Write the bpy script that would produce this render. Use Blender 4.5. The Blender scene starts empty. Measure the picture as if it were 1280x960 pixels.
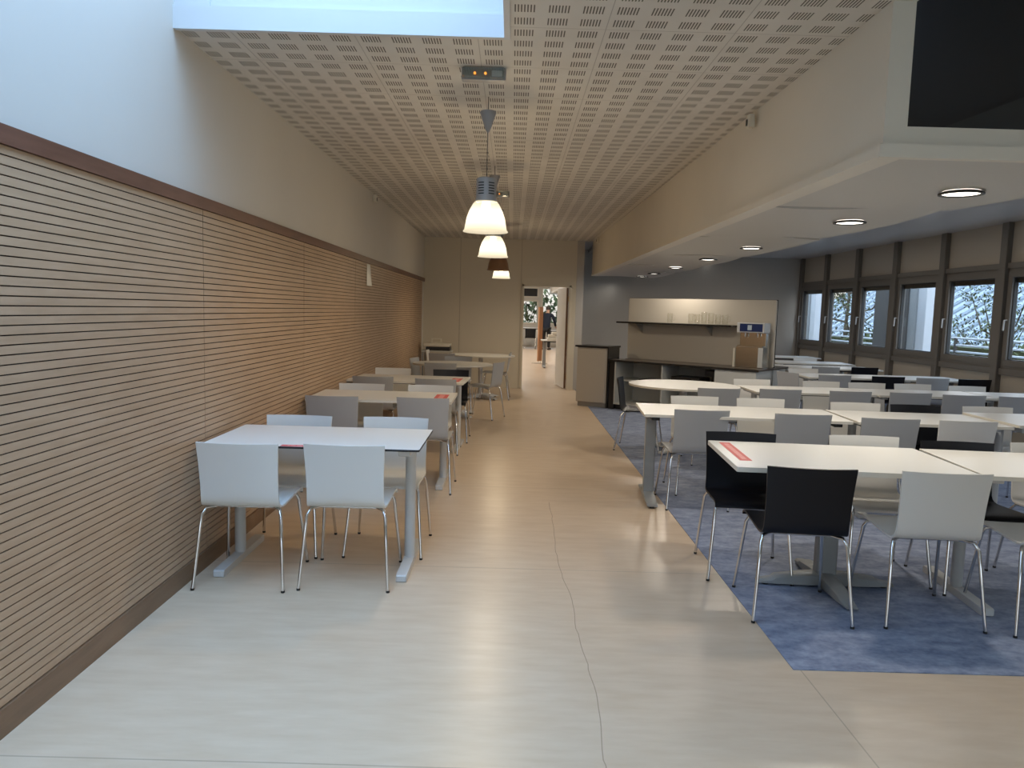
import bpy, bmesh, math, random
from mathutils import Vector, Matrix
random.seed(7)
SC = bpy.context.scene
COL = SC.collection
PI = math.pi
sin, cos, rad = math.sin, math.cos, math.radians

# ------------------------------------------------------------------ materials
def new_mat(name):
    m = bpy.data.materials.new(name); m.use_nodes = True
    nt = m.node_tree
    return m, nt, nt.nodes['Principled BSDF']

def mat(name, col, rough=0.5, metal=0.0, spec=0.5, var=0.0, scale=8.0, stretch=(1, 1, 1), bump=0.0, bscale=60.0, coat=0.0):
    m, nt, b = new_mat(name)
    b.inputs['Base Color'].default_value = (*col, 1)
    b.inputs['Roughness'].default_value = rough
    b.inputs['Metallic'].default_value = metal
    b.inputs['Specular IOR Level'].default_value = spec
    if coat: b.inputs['Coat Weight'].default_value = coat; b.inputs['Coat Roughness'].default_value = 0.1
    if var > 0 or bump > 0:
        tc = nt.nodes.new('ShaderNodeTexCoord')
        mp = nt.nodes.new('ShaderNodeMapping'); mp.inputs['Scale'].default_value = stretch
        nt.links.new(tc.outputs['Object'], mp.inputs['Vector'])
    if var > 0:
        n = nt.nodes.new('ShaderNodeTexNoise'); n.inputs['Scale'].default_value = scale; n.inputs['Detail'].default_value = 5
        nt.links.new(mp.outputs[0], n.inputs['Vector'])
        r = nt.nodes.new('ShaderNodeMapRange'); r.inputs['From Min'].default_value = .3; r.inputs['From Max'].default_value = .7
        r.inputs['To Min'].default_value = 1 - var; r.inputs['To Max'].default_value = 1 + var
        nt.links.new(n.outputs['Fac'], r.inputs['Value'])
        mx = nt.nodes.new('ShaderNodeVectorMath'); mx.operation = 'SCALE'
        mx.inputs[0].default_value = col
        nt.links.new(r.outputs[0], mx.inputs['Scale'])
        nt.links.new(mx.outputs[0], b.inputs['Base Color'])
    if bump > 0:
        n2 = nt.nodes.new('ShaderNodeTexNoise'); n2.inputs['Scale'].default_value = bscale; n2.inputs['Detail'].default_value = 3
        nt.links.new(mp.outputs[0], n2.inputs['Vector'])
        bp = nt.nodes.new('ShaderNodeBump'); bp.inputs['Strength'].default_value = bump; bp.inputs['Distance'].default_value = .01
        nt.links.new(n2.outputs['Fac'], bp.inputs['Height']); nt.links.new(bp.outputs[0], b.inputs['Normal'])
    return m

def emat(name, col, strength):
    m = bpy.data.materials.new(name); m.use_nodes = True
    nt = m.node_tree; nt.nodes.clear()
    e = nt.nodes.new('ShaderNodeEmission'); e.inputs[0].default_value = (*col, 1); e.inputs[1].default_value = strength
    o = nt.nodes.new('ShaderNodeOutputMaterial'); nt.links.new(e.outputs[0], o.inputs[0])
    return m

def glassmat(name, tint=(1, 1, 1), refl=0.08, rough=0.02):
    m = bpy.data.materials.new(name); m.use_nodes = True
    nt = m.node_tree; nt.nodes.clear()
    t = nt.nodes.new('ShaderNodeBsdfTransparent'); t.inputs[0].default_value = (*tint, 1)
    g = nt.nodes.new('ShaderNodeBsdfGlossy'); g.inputs['Roughness'].default_value = rough
    lw = nt.nodes.new('ShaderNodeLayerWeight'); lw.inputs[0].default_value = .3
    mr = nt.nodes.new('ShaderNodeMapRange'); mr.inputs['To Min'].default_value = refl * .5; mr.inputs['To Max'].default_value = min(1, refl * 5)
    nt.links.new(lw.outputs['Facing'], mr.inputs['Value'])
    mx = nt.nodes.new('ShaderNodeMixShader'); nt.links.new(mr.outputs[0], mx.inputs[0])
    nt.links.new(t.outputs[0], mx.inputs[1]); nt.links.new(g.outputs[0], mx.inputs[2])
    o = nt.nodes.new('ShaderNodeOutputMaterial'); nt.links.new(mx.outputs[0], o.inputs[0])
    return m

class NB:   # tiny node-math builder
    def __init__(s, nt): s.nt = nt
    def m(s, op, a, b=None, c=None):
        n = s.nt.nodes.new('ShaderNodeMath'); n.operation = op
        for i, v in enumerate((a, b, c)):
            if v is None: continue
            if isinstance(v, (int, float)): n.inputs[i].default_value = v
            else: s.nt.links.new(v, n.inputs[i])
        return n.outputs[0]
    def mixc(s, f, a, b):
        n = s.nt.nodes.new('ShaderNodeMix'); n.data_type = 'RGBA'
        if isinstance(f, (int, float)): n.inputs['Factor'].default_value = f
        else: s.nt.links.new(f, n.inputs['Factor'])
        for key, v in ((6, a), (7, b)):
            if isinstance(v, tuple): n.inputs[key].default_value = (*v, 1)
            else: s.nt.links.new(v, n.inputs[key])
        return n.outputs[2]
    def noise(s, vec, scale, detail=4, rough=.5):
        n = s.nt.nodes.new('ShaderNodeTexNoise'); n.inputs['Scale'].default_value = scale
        n.inputs['Detail'].default_value = detail; n.inputs['Roughness'].default_value = rough
        s.nt.links.new(vec, n.inputs['Vector']); return n.outputs['Fac']
    def mapping(s, vec, sc):
        n = s.nt.nodes.new('ShaderNodeMapping'); n.inputs['Scale'].default_value = sc
        s.nt.links.new(vec, n.inputs['Vector']); return n.outputs[0]
    def rng(s, v, a, b, c, d):
        n = s.nt.nodes.new('ShaderNodeMapRange')
        for k, x in zip(('From Min', 'From Max', 'To Min', 'To Max'), (a, b, c, d)): n.inputs[k].default_value = x
        s.nt.links.new(v, n.inputs['Value']); return n.outputs[0]

def mat_floor():
    m, nt, b = new_mat('vinyl_floor'); nb = NB(nt)
    P = nt.nodes.new('ShaderNodeTexCoord').outputs['Object']
    sx = nt.nodes.new('ShaderNodeSeparateXYZ'); nt.links.new(P, sx.inputs[0]); x, y = sx.outputs[0], sx.outputs[1]
    v1 = nb.noise(nb.mapping(P, (1.6, 7, 1)), 2.2, 4, .55)
    v2 = nb.noise(P, 1.1, 3)
    v3 = nb.noise(nb.mapping(P, (2, 9, 1)), 3.1, 2)
    t = nb.m('ADD', nb.m('MULTIPLY', v1, .6), nb.m('ADD', nb.m('MULTIPLY', v2, .25), nb.m('MULTIPLY', v3, .2)))
    c = nb.mixc(nb.rng(t, .25, .8, 0, 1), (.51, .375, .25), (.66, .53, .40))
    # welded sheet seams running across the room
    def line(coord, at, w): return nb.m('LESS_THAN', nb.m('ABSOLUTE', nb.m('SUBTRACT', coord, at)), w)
    ys = nb.m('ADD', y, nb.m('MULTIPLY', nb.noise(P, .8, 1), .02))
    k = None
    for at in (4.275, 2.345, 6.3, 8.3, 10.3, 12.3):
        l = line(ys, at, .0035); k = l if k is None else nb.m('MAXIMUM', k, l)
    l2 = nb.m('MULTIPLY', line(x, 1.277, .003), nb.m('LESS_THAN', y, 3.09)); k = nb.m('MAXIMUM', k, l2)
    c = nb.mixc(nb.m('MULTIPLY', k, .45), c, (.2, .15, .1))
    nt.links.new(c, b.inputs['Base Color'])
    rr = nb.rng(nb.noise(P, 1.5, 2), 0, 1, .27, .35); nt.links.new(rr, b.inputs['Roughness'])
    b.inputs['Specular IOR Level'].default_value = .5
    return m

def mat_carpet():
    m, nt, b = new_mat('blue_carpet'); nb = NB(nt)
    P = nt.nodes.new('ShaderNodeTexCoord').outputs['Object']
    a = nb.noise(nb.mapping(P, (1, 1.8, 1)), 7, 8, .65); f = nb.noise(P, 38, 3, .6)
    t = nb.m('ADD', nb.m('MULTIPLY', a, .75), nb.m('MULTIPLY', f, .25))
    c = nb.mixc(nb.rng(t, .38, .62, 0, 1), (.135, .165, .255), (.29, .335, .445))
    nt.links.new(c, b.inputs['Base Color']); b.inputs['Roughness'].default_value = .62
    b.inputs['Specular IOR Level'].default_value = .3
    return m

def mat_ceiling():
    m, nt, b = new_mat('perforated_ceiling_tile'); nb = NB(nt)
    P = nt.nodes.new('ShaderNodeTexCoord').outputs['Object']
    sx = nt.nodes.new('ShaderNodeSeparateXYZ'); nt.links.new(P, sx.inputs[0]); x, y = sx.outputs[0], sx.outputs[1]
    gx = nb.m('FLOORED_MODULO', nb.m('ADD', x, 20.025), .155)
    ing = nb.m('LESS_THAN', gx, .1)
    sl = nb.m('FLOORED_MODULO', gx, .0143); insl = nb.m('LESS_THAN', sl, .0062)
    gy = nb.m('FLOORED_MODULO', nb.m('ADD', y, 20 - 4.35 + .4 - .03), .15); iny = nb.m('LESS_THAN', gy, .084)
    hole = nb.m('MULTIPLY', nb.m('MULTIPLY', ing, insl), iny)
    jy = nb.m('LESS_THAN', nb.m('ABSOLUTE', nb.m('SUBTRACT', nb.m('FLOORED_MODULO', nb.m('ADD', y, 20 - 4.35 + .4 + .3), .6), .3)), .002)
    jx = nb.m('LESS_THAN', nb.m('ABSOLUTE', nb.m('SUBTRACT', nb.m('FLOORED_MODULO', nb.m('ADD', x, 20.025 + .0275 + .31), .62), .31)), .002)
    joint = nb.m('MULTIPLY', nb.m('MAXIMUM', jy, jx), .5)
    c = nb.mixc(nb.rng(nb.noise(P, 3, 2), .3, .7, 0, 1), (.60, .575, .53), (.66, .635, .59))
    c = nb.mixc(joint, c, (.15, .13, .11))
    c = nb.mixc(hole, c, (.085, .075, .062))
    nt.links.new(c, b.inputs['Base Color']); b.inputs['Roughness'].default_value = .6
    return m

def mat_wood(name, c1, c2, axis_stretch, scale=3.0, rough=.45):
    m, nt, b = new_mat(name); nb = NB(nt)
    P = nt.nodes.new('ShaderNodeTexCoord').outputs['Object']
    v = nb.noise(nb.mapping(P, axis_stretch), scale, 6, .6)
    v2 = nb.noise(P, 1.0, 2)
    t = nb.m('ADD', nb.m('MULTIPLY', v, .7), nb.m('MULTIPLY', v2, .3))
    nt.links.new(nb.mixc(nb.rng(t, .35, .65, 0, 1), c1, c2), b.inputs['Base Color'])
    b.inputs['Roughness'].default_value = rough
    return m

M = {}
M['floor'] = mat_floor(); M['carpet'] = mat_carpet(); M['ceil'] = mat_ceiling()
M['wall'] = mat('cream_wall_paint', (.62, .59, .535), .55, var=.02, scale=1.2)
M['partition'] = mat('cream_partition_panel', (.60, .54, .43), .5, var=.02, scale=.8)
M['bulk'] = mat('bulkhead_plaster', (.70, .66, .585), .55, var=.04, scale=1.0, bump=.08, bscale=6)
M['canopy'] = mat('canopy_white_paint', (.53, .51, .475), .4)
M['greywall'] = mat('grey_gloss_wall', (.44, .41, .37), .22, spec=.6, var=.04, scale=1.0)
M['greyceil'] = mat('grey_gloss_ceiling', (.50, .475, .46), .3, spec=.5)
M['white'] = mat('white_wall_paint', (.80, .80, .78), .5)
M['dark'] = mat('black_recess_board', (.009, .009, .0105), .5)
M['dark2'] = mat('charcoal_board', (.022, .023, .023), .55)
M['slat'] = mat_wood('oak_slat', (.40, .27, .17), (.485, .34, .225), (6, .7, 6), 4)
M['groove'] = mat('dark_groove', (.022, .012, .01), .8)
M['rail'] = mat_wood('mahogany_rail', (.105, .042, .028), (.17, .075, .05), (8, .8, 8), 3, .4)
M['skirt'] = mat_wood('oak_skirting', (.165, .095, .052), (.235, .145, .085), (8, .8, 8), 3, .45)
M['chrome'] = mat('chrome_tube', (.72, .71, .70), .12, metal=1)
M['steel'] = mat('brushed_steel', (.70, .67, .60), .2, metal=1, var=.08, scale=20, stretch=(1, 1, 30))
M['cwhite'] = mat('white_chair_plastic', (.70, .69, .66), .42, bump=.05, bscale=400)
M['cgrey'] = mat('light_grey_chair_plastic', (.40, .405, .41), .42, bump=.05, bscale=400)
M['cblack'] = mat('black_chair_plastic', (.006, .0065, .010), .42, spec=.3, bump=.04, bscale=400)
M['lam'] = mat('white_laminate', (.77, .765, .735), .3, spec=.5)
M['lamedge'] = mat('cream_table_edge', (.68, .65, .58), .45)
M['coreedge'] = mat('black_core_edge', (.02, .02, .022), .5)
M['tleg'] = mat('pale_grey_powder_coat', (.55, .555, .55), .4)
M['tleg2'] = mat('mid_grey_powder_coat', (.27, .28, .28), .4)
M['beam'] = mat('black_under_frame', (.015, .015, .016), .5)
M['red'] = mat('red_sticker', (.62, .09, .085), .5)
M['pink'] = mat('pale_red_print', (.80, .33, .31), .5)
M['rubber'] = mat('black_rubber', (.012, .012, .012), .7)
M['alu'] = mat('bronze_grey_aluminium', (.155, .14, .122), .45)
M['alud'] = mat('window_gasket', (.03, .03, .03), .5)
M['apanel'] = mat('beige_window_panel', (.46, .41, .335), .45)
M['glass'] = glassmat('window_glass', (.93, .96, .95), .06)
M['tintglass'] = glassmat('solar_tinted_glass', (.90, .87, .81), .06)
M['shaft'] = mat('rooflight_shaft_paint', (.58, .60, .62), .55)
M['opal'] = glassmat('amber_tinted_rooflight', (.66, .55, .42), .05)  # warm tint takes the blue out of the added rooflight's daylight
M['jug'] = glassmat('jug_glass', (.975, .975, .96), .05, .05)
M['lampgrey'] = mat('lamp_grey_metal', (.32, .315, .32), .4)
M['cord'] = mat('grey_cord', (.16, .15, .14), .6)
M['copper'] = mat('copper_brown_shade', (.30, .17, .10), .3, metal=.6)
def mat_shade():
    m = bpy.data.materials.new('lit_prismatic_shade'); m.use_nodes = True
    nt = m.node_tree; nt.nodes.clear(); nb = NB(nt)
    e = nt.nodes.new('ShaderNodeEmission'); e.inputs[0].default_value = (1.0, .86, .62, 1)
    sx = nt.nodes.new('ShaderNodeSeparateXYZ'); nt.links.new(nt.nodes.new('ShaderNodeTexCoord').outputs['Object'], sx.inputs[0])
    st = nb.rng(nb.m('ABSOLUTE', nb.m('ADD', sx.outputs[2], .755)), 0, .095, 2.2, .85); nt.links.new(st, e.inputs[1])
    t = nt.nodes.new('ShaderNodeBsdfTransparent'); t.inputs[0].default_value = (.98, .97, .93, 1)
    mx = nt.nodes.new('ShaderNodeMixShader'); mx.inputs[0].default_value = .5
    nt.links.new(t.outputs[0], mx.inputs[1]); nt.links.new(e.outputs[0], mx.inputs[2])
    o = nt.nodes.new('ShaderNodeOutputMaterial'); nt.links.new(mx.outputs[0], o.inputs[0])
    return m
M['shade'] = mat_shade()
M['bulb'] = emat('warm_bulb', (1.0, .84, .58), 12)
M['dl'] = emat('downlight_lens', (1.0, .93, .82), 5)
M['spot'] = emat('spot_lens', (1.0, .95, .88), 4)
M['led'] = emat('amber_indicator', (1.0, .32, .05), 1.6)
M['clear'] = glassmat('clear_cover', (.85, .88, .86), .12, .05)
M['ctop'] = mat('black_worktop', (.02, .019, .018), .25)
M['ctop2'] = mat('brown_black_worktop', (.05, .038, .03), .3)
M['cab'] = mat('greige_cabinet', (.46, .42, .36), .45)
M['cabw'] = mat('pale_grey_cabinet', (.52, .52, .49), .45)
M['bluepanel'] = mat('blue_control_panel', (.012, .03, .12), .3)
M['display'] = mat('pale_blue_display', (.45, .55, .62), .3)
M['offwhite'] = mat('cream_plastic', (.68, .64, .55), .4)
M['black'] = mat('black_plastic', (.014, .014, .015), .4)
M['bracket'] = mat('grey_bracket', (.30, .28, .25), .4)
M['doorw'] = mat('white_door_paint', (.74, .74, .72), .4)
M['doorwood'] = mat_wood('brown_door_edge', (.17, .09, .05), (.22, .12, .07), (8, 8, .8))
M['screen'] = mat_wood('orange_wood_screen', (.42, .20, .10), (.52, .27, .14), (8, 8, .8))
M['brass'] = mat('brass', (.5, .38, .18), .35, metal=1)
M['concrete'] = mat('white_render_column', (.55, .55, .56), .7)
M['galv'] = mat('galvanised_rail', (.50, .52, .54), .4, metal=.3)
M['leaf'] = mat('olive_leaf', (.075, .085, .04), .95, spec=.05, var=.3, scale=2)
M['bark'] = mat('bark', (.09, .07, .05), .8)
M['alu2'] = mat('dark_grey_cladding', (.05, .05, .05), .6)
M['roof2'] = mat('blue_grey_roof_strip', (.06, .08, .10), .6)
M['roof'] = mat('blue_white_corrugated_roof', (.21, .25, .285), .6)
M['ground'] = mat('grey_ground', (.18, .19, .16), .9, var=.2, scale=1)
M['navy'] = mat('navy_cloth', (.006, .010, .024), .9)
M['trouser'] = mat('black_cloth', (.012, .012, .014), .85)
M['skin'] = mat('skin', (.45, .27, .19), .5)
M['hair'] = mat('dark_hair', (.03, .025, .02), .6)

# ------------------------------------------------------------------ mesh builder
class MB:
    def __init__(s): s.v = []; s.f = []; s.mi = []; s.T = Matrix.Identity(4)
    def tr(s, T): s.T = T; return s
    def add(s, vs, fs, mi=0):
        o = len(s.v); s.v += [tuple(s.T @ Vector(p)) for p in vs]
        s.f += [tuple(i + o for i in f) for f in fs]; s.mi += [mi] * len(fs); return s
    def box(s, x0, x1, y0, y1, z0, z1, mi=0):
        return s.add([(x0, y0, z0), (x1, y0, z0), (x1, y1, z0), (x0, y1, z0), (x0, y0, z1), (x1, y0, z1), (x1, y1, z1), (x0, y1, z1)],
                     [(0, 3, 2, 1), (4, 5, 6, 7), (0, 1, 5, 4), (1, 2, 6, 5), (2, 3, 7, 6), (3, 0, 4, 7)], mi)
    def bbox(s, x0, x1, y0, y1, z0, z1, b=.003, mi=0):   # box with chamfered vertical and horizontal edges
        p = [(x0 + b, y0), (x1 - b, y0), (x1, y0 + b), (x1, y1 - b), (x1 - b, y1), (x0 + b, y1), (x0, y1 - b), (x0, y0 + b)]
        return s.prism(p, z0, z1, b, mi)
    def prism(s, poly, z0, z1, b=0, mi=0, mi_side=None, cap=True):
        ms = mi if mi_side is None else mi_side
        n = len(poly); cx = sum(p[0] for p in poly) / n; cy = sum(p[1] for p in poly) / n
        def ins(p):
            dx, dy = p[0] - cx, p[1] - cy; L = max(1e-6, math.hypot(dx, dy)); k = max(0, L - b * 1.3) / L
            return (cx + dx * k, cy + dy * k)
        layers = [(poly, z0), (poly, z1)] if b <= 0 else [([ins(p) for p in poly], z0), (poly, z0 + b), (poly, z1 - b), ([ins(p) for p in poly], z1)]
        vs = [(p[0], p[1], z) for L, z in layers for p in L]
        fs = []; o = len(s.v)
        for k in range(len(layers) - 1):
            for i in range(n):
                j = (i + 1) % n; fs.append((k * n + i, k * n + j, (k + 1) * n + j, (k + 1) * n + i))
        s.add(vs, fs, ms)
        if cap:
            s.f.append(tuple(o + i for i in range(n - 1, -1, -1))); s.mi.append(mi)
            s.f.append(tuple(o + (len(layers) - 1) * n + i for i in range(n))); s.mi.append(mi)
        return s
    def tube(s, pts, r, n=8, mi=0, caps=True):
        pts = [Vector(p) for p in pts]; rs = r if isinstance(r, (list, tuple)) else [r] * len(pts)
        vs = []; prev = None
        for i, p in enumerate(pts):
            d = (pts[min(i + 1, len(pts) - 1)] - pts[max(i - 1, 0)]).normalized()
            if prev is None:
                a = Vector((0, 0, 1)) if abs(d.z) < .9 else Vector((1, 0, 0)); u = d.cross(a).normalized()
            else: u = (prev - d * prev.dot(d)).normalized()
            prev = u; w = d.cross(u)
            for k in range(n):
                t = 2 * PI * k / n; vs.append(tuple(p + (u * cos(t) + w * sin(t)) * rs[i]))
        fs = []
        for i in range(len(pts) - 1):
            for k in range(n):
                j = (k + 1) % n; fs.append((i * n + k, i * n + j, (i + 1) * n + j, (i + 1) * n + k))
        if caps: fs.append(tuple(range(n - 1, -1, -1))); fs.append(tuple((len(pts) - 1) * n + k for k in range(n)))
        return s.add(vs, fs, mi)
    def lathe(s, prof, n=24, c=(0, 0, 0), mi=0, capb=False, capt=False):
        vs = []; fs = []
        for r, z in prof:
            for k in range(n):
                t = 2 * PI * k / n; vs.append((c[0] + r * cos(t), c[1] + r * sin(t), c[2] + z))
        for i in range(len(prof) - 1):
            for k in range(n):
                j = (k + 1) % n; fs.append((i * n + k, i * n + j, (i + 1) * n + j, (i + 1) * n + k))
        if capb: fs.append(tuple(range(n - 1, -1, -1)))
        if capt: fs.append(tuple((len(prof) - 1) * n + k for k in range(n)))
        return s.add(vs, fs, mi)
    def grid(s, rows, mi=0):
        m = len(rows[0]); vs = [p for r in rows for p in r]; fs = []
        for i in range(len(rows) - 1):
            for j in range(m - 1): fs.append((i * m + j, i * m + j + 1, (i + 1) * m + j + 1, (i + 1) * m + j))
        return s.add(vs, fs, mi)
    def mesh(s, name, mats, smooth=False):
        me = bpy.data.meshes.new(name); me.from_pydata(s.v, [], s.f)
        for mm in (mats if isinstance(mats, (list, tuple)) else [mats]): me.materials.append(mm)
        me.polygons.foreach_set('material_index', s.mi)
        bm = bmesh.new(); bm.from_mesh(me); bmesh.ops.recalc_face_normals(bm, faces=bm.faces); bm.to_mesh(me); bm.free()
        if smooth:
            me.polygons.foreach_set('use_smooth', [True] * len(me.polygons))
            me.set_sharp_from_angle(angle=rad(40))
        me.update(); return me
    def build(s, name, mats, parent=None, smooth=False, **kw):
        return link(name, s.mesh(name, mats, smooth), parent, **kw)

def link(name, data, parent=None, loc=None, rz=None, **props):
    o = bpy.data.objects.new(name, data); COL.objects.link(o)
    if parent is not None: o.parent = parent
    if loc is not None: o.location = loc
    if rz is not None: o.rotation_euler = (0, 0, rz)
    for k, v in props.items(): o[k] = v
    return o

def thing(name, label, cat, loc=(0, 0, 0), rz=0, group=None):
    o = link(name, None, None, loc, rz, label=label, category=cat); o.empty_display_size = .1
    if group: o['group'] = group
    return o
def tag(o, label, cat, group=None):
    o['label'] = label; o['category'] = cat
    if group: o['group'] = group
    return o
def struct(name, mb, m, label, cat='wall', parent=None, smooth=False):
    o = mb.build(name, m, parent, smooth)
    if parent is None: o['kind'] = 'structure'; o['label'] = label; o['category'] = cat
    return o
def sthing(name, label, cat):
    o = thing(name, label, cat); o['kind'] = 'structure'; return o

# ------------------------------------------------------------------ room shell
XL, XW, YP, YG, ZC = -1.715, 6.25, 14.5, 16.45, 2.85
YB = -5.0
SKX0, SKX1, SKY0, SKY1 = -1.70, -.08, -1.6, 3.86

fl = struct('floor', MB().box(-2.2, 6.4, -5.2, 33, -.12, 0), M['floor'], 'pale beige streaky vinyl sheet floor with welded seams', 'floor')
# wavy weld line running along the aisle
pts = [(.366, .8), (.352, 2.2), (.35, 2.4), (.372, 2.8), (.362, 3.09), (.345, 3.45), (.352, 3.81), (.322, 4.2), (.313, 4.59), (.322, 5.0), (.331, 5.42), (.325, 5.9)]
import itertools
rows = []
for i in range(len(pts) - 1):
    for k in range(6):
        t = k / 6; x = pts[i][0] * (1 - t) + pts[i + 1][0] * t + .003 * sin(i * 2.1 + k); y = pts[i][1] * (1 - t) + pts[i + 1][1] * t
        rows.append([(x - .002, y, .0006), (x + .002, y, .0006)])
MB().grid(rows).build('weld_seam', mat('weld_seam_brown', (.36, .26, .175), .5), fl)
struct('floor_carpet', MB().box(1.245, 6.25, 3.09, 16.4, 0, .004), M['carpet'], 'blue marbled carpet area beside the beige aisle', 'carpet')

# perforated ceiling with a skylight opening
c = MB()
for x0, x1, y0, y1 in ((XL, SKX1 + .02, SKY1 + .012, YP), (SKX1 + .02, 1.6, YB, YP), (XL, SKX1 + .02, YB, SKY0 - .012)):
    c.box(x0, x1, y0, y1, ZC, ZC + .05)
ceil = struct('ceiling', c, M['ceil'], 'white perforated acoustic tile ceiling with rows of slots', 'ceiling')
ZE = 3.35
e_ = MB()
for x0, x1, y0, y1 in ((1.6, 2.3, YB, 3.85), (4.3, XW, YB, 3.85), (2.3, 4.3, YB, -.8), (2.3, 4.3, 1.4, 3.85)): e_.box(x0, x1, y0, y1, ZE, ZE + .05)
struct('ceiling_entrance', e_, M['white'], 'white raised ceiling of the entrance zone with a rooflight', 'ceiling')
struct('wall_upstand', MB().box(1.58, 1.675, YB, 3.45, ZC - .001, ZE), M['bulk'], 'plaster upstand between the tile ceiling and the raised entrance ceiling')
t = sthing('window_rooflight', 'square rooflight in the raised entrance ceiling', 'skylight')
MB().box(2.28, 4.32, -.82, 1.42, ZE + .1, ZE + .11).build('pane', M['opal'], t)  # rooflight out of view, added to brighten the front carpet chairs
f_ = MB(); f_.box(2.26, 2.3, -.84, 1.44, ZE, ZE + .12); f_.box(4.3, 4.34, -.84, 1.44, ZE, ZE + .12); f_.box(2.3, 4.3, -.84, -.8, ZE, ZE + .12); f_.box(2.3, 4.3, 1.4, 1.44, ZE, ZE + .12)
f_.build('kerb', M['white'], t)
# skylight shaft
t = sthing('window_skylight', 'daylit white rooflight shaft over the entrance end of the aisle', 'skylight')
r_ = MB()
r_.box(SKX0 - .02, SKX1 + .03, SKY1, SKY1 + .03, ZC - .012, ZC + .10); r_.box(SKX1, SKX1 + .03, SKY0, SKY1, ZC - .012, ZC + .10)
r_.box(SKX0 - .02, SKX1 + .03, SKY0 - .03, SKY0, ZC - .012, ZC + .10)
r_.build('rim', M['shaft'], t)
s_ = MB(); ZS = 3.75
s_.box(SKX0 + .16, SKX1 + .03, SKY1 + .03, SKY1 + .09, ZC + .06, ZS); s_.box(SKX0 - .02, SKX0 + .16, SKY1 + .015, SKY1 + .09, ZC + .06, ZS)
s_.box(SKX1 + .03, SKX1 + .09, SKY0 - .09, SKY1 + .09, ZC + .06, ZS); s_.box(SKX0, SKX1 + .09, SKY0 - .09, SKY0 - .03, ZC + .06, ZS)
s_.build('shaft_wall', M['shaft'], t)
g_ = MB()
for i in range(6):
    y = SKY0 + (SKY1 - SKY0) * i / 5; g_.box(SKX0, SKX1 + .05, y - .025, y + .025, ZS - .06, ZS)
g_.build('glazing_bar', M['white'], t)
MB().box(SKX0 - .1, SKX1 + .1, SKY0 - .1, SKY1 + .1, ZS + .005, ZS + .012).build('pane', M['glass'], t)

# left wall with slatted panelling
wl = struct('wall_left', MB().box(XL - .15, XL, YB - .15, 14.65, 0, 3.76), M['wall'], 'white painted wall above the slatted oak panelling')
ys = [-3.83 + 2.0 * k for k in range(10)]
for i in range(len(ys) - 1):
    y0, y1 = ys[i] + .003, min(ys[i + 1] - .003, 14.49)
    if y1 - y0 < .1: continue
    b = MB(); b.box(XL + .0005, XL + .004, y0 - .003, y1 + .003, .1, 2.0, 1)
    z = .105; n = 0; pitch = .0333
    while z < 2.0:
        z1 = min(z + pitch - .005, 2.0); b.box(XL + .004, XL + .010, y0, y1, z, z1, 0); z += pitch
    b.build('slatted_panel', [M['slat'], M['groove']], wl)
MB().bbox(XL + .0005, XL + .022, YB, 14.49, 2.0, 2.065, .003).build('top_rail', M['rail'], wl)
struct('baseboard_left', MB().bbox(XL + .0005, XL + .019, YB, 14.49, 0, .10, .003), M['skirt'], 'brown wooden skirting board under the slatted oak panelling', 'baseboard')
# thin white notice
nt_ = MB(); nt_.add([(XL + .019, 8.76, 1.74), (XL + .034, 9.0, 1.74), (XL + .0115, 9.0, 1.99), (XL + .0115, 8.80, 1.99), (XL + .0195, 8.76, 1.739), (XL + .0345, 9.0, 1.739), (XL + .012, 9.0, 1.991), (XL + .012, 8.80, 1.991)],
    [(0, 1, 2, 3), (7, 6, 5, 4), (0, 4, 5, 1), (2, 6, 7, 3), (1, 5, 6, 2), (3, 7, 4, 0)])
tag(nt_.build('paper_notice', M['lam']), 'blank white paper sheet stuck high on the slatted panelling', 'notice')
# detector boxes
def sensor(loc, rz, label):
    o = thing('wall_sensor', label, 'sensor', loc, rz)
    MB().bbox(-.025, .025, 0, .045, -.045, .045, .006).build('housing', M['offwhite'], o)
    MB().bbox(-.012, .012, .0445, .052, -.03, .012, .003).build('lens', M['black'], o)
sensor((XL, 9.2, 2.79), -PI / 2, 'small grey motion sensor high on the white wall above the panelling')
sensor((1.545, 5.07, 2.775), PI / 2, 'small cream motion sensor high on the bulkhead, the one nearer the rooflight')
sensor((1.505, 13.6, 2.79), PI / 2, 'small cream motion sensor on the bulkhead near the end wall')

# partition wall at the end with the open door
wf = MB(); DX0, DX1, DZ = .18, 1.10, 2.0
wf.box(XL, DX0, YP, YP + .12, 0, ZC); wf.box(DX1, 1.2, YP, YP + .12, 0, ZC); wf.box(DX0, DX1, YP, YP + .12, DZ, ZC)
w = struct('wall_end', wf, M['partition'], 'cream panelled end wall with an open doorway')
for x in (-1.02, .145):
    MB().box(x - .006, x + .006, YP - .004, YP, .0 if x < 0 else 0, ZC).build('joint_strip', mat('joint_shadow_strip', (.44, .39, .31), .5), w)  # thin darker tan strips along the panel joints
d = sthing('door_1', 'white door standing open into the next dining room', 'door')
fr = MB()
fr.bbox(DX0 - .012, DX0 + .03, YP - .012, YP + .13, 0, DZ + .01, .003); fr.bbox(DX1 - .03, DX1 + .012, YP - .012, YP + .13, 0, DZ + .01, .003)
fr.bbox(DX0 - .012, DX1 + .012, YP - .012, YP + .13, DZ - .03, DZ + .012, .003)
fr.build('door_frame', M['partition'], d)
T = Matrix.Translation((DX1 - .035, YP + .10, 0)) @ Matrix.Rotation(rad(98), 4, 'Z')
lf = MB().tr(T).bbox(0, .86, 0, .04, .012, DZ - .035, .003).build('door_leaf', M['doorw'], d)
MB().tr(T).box(-.004, .0, .002, .038, .02, DZ - .04).build('edge_strip', M['doorwood'], lf)
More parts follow.
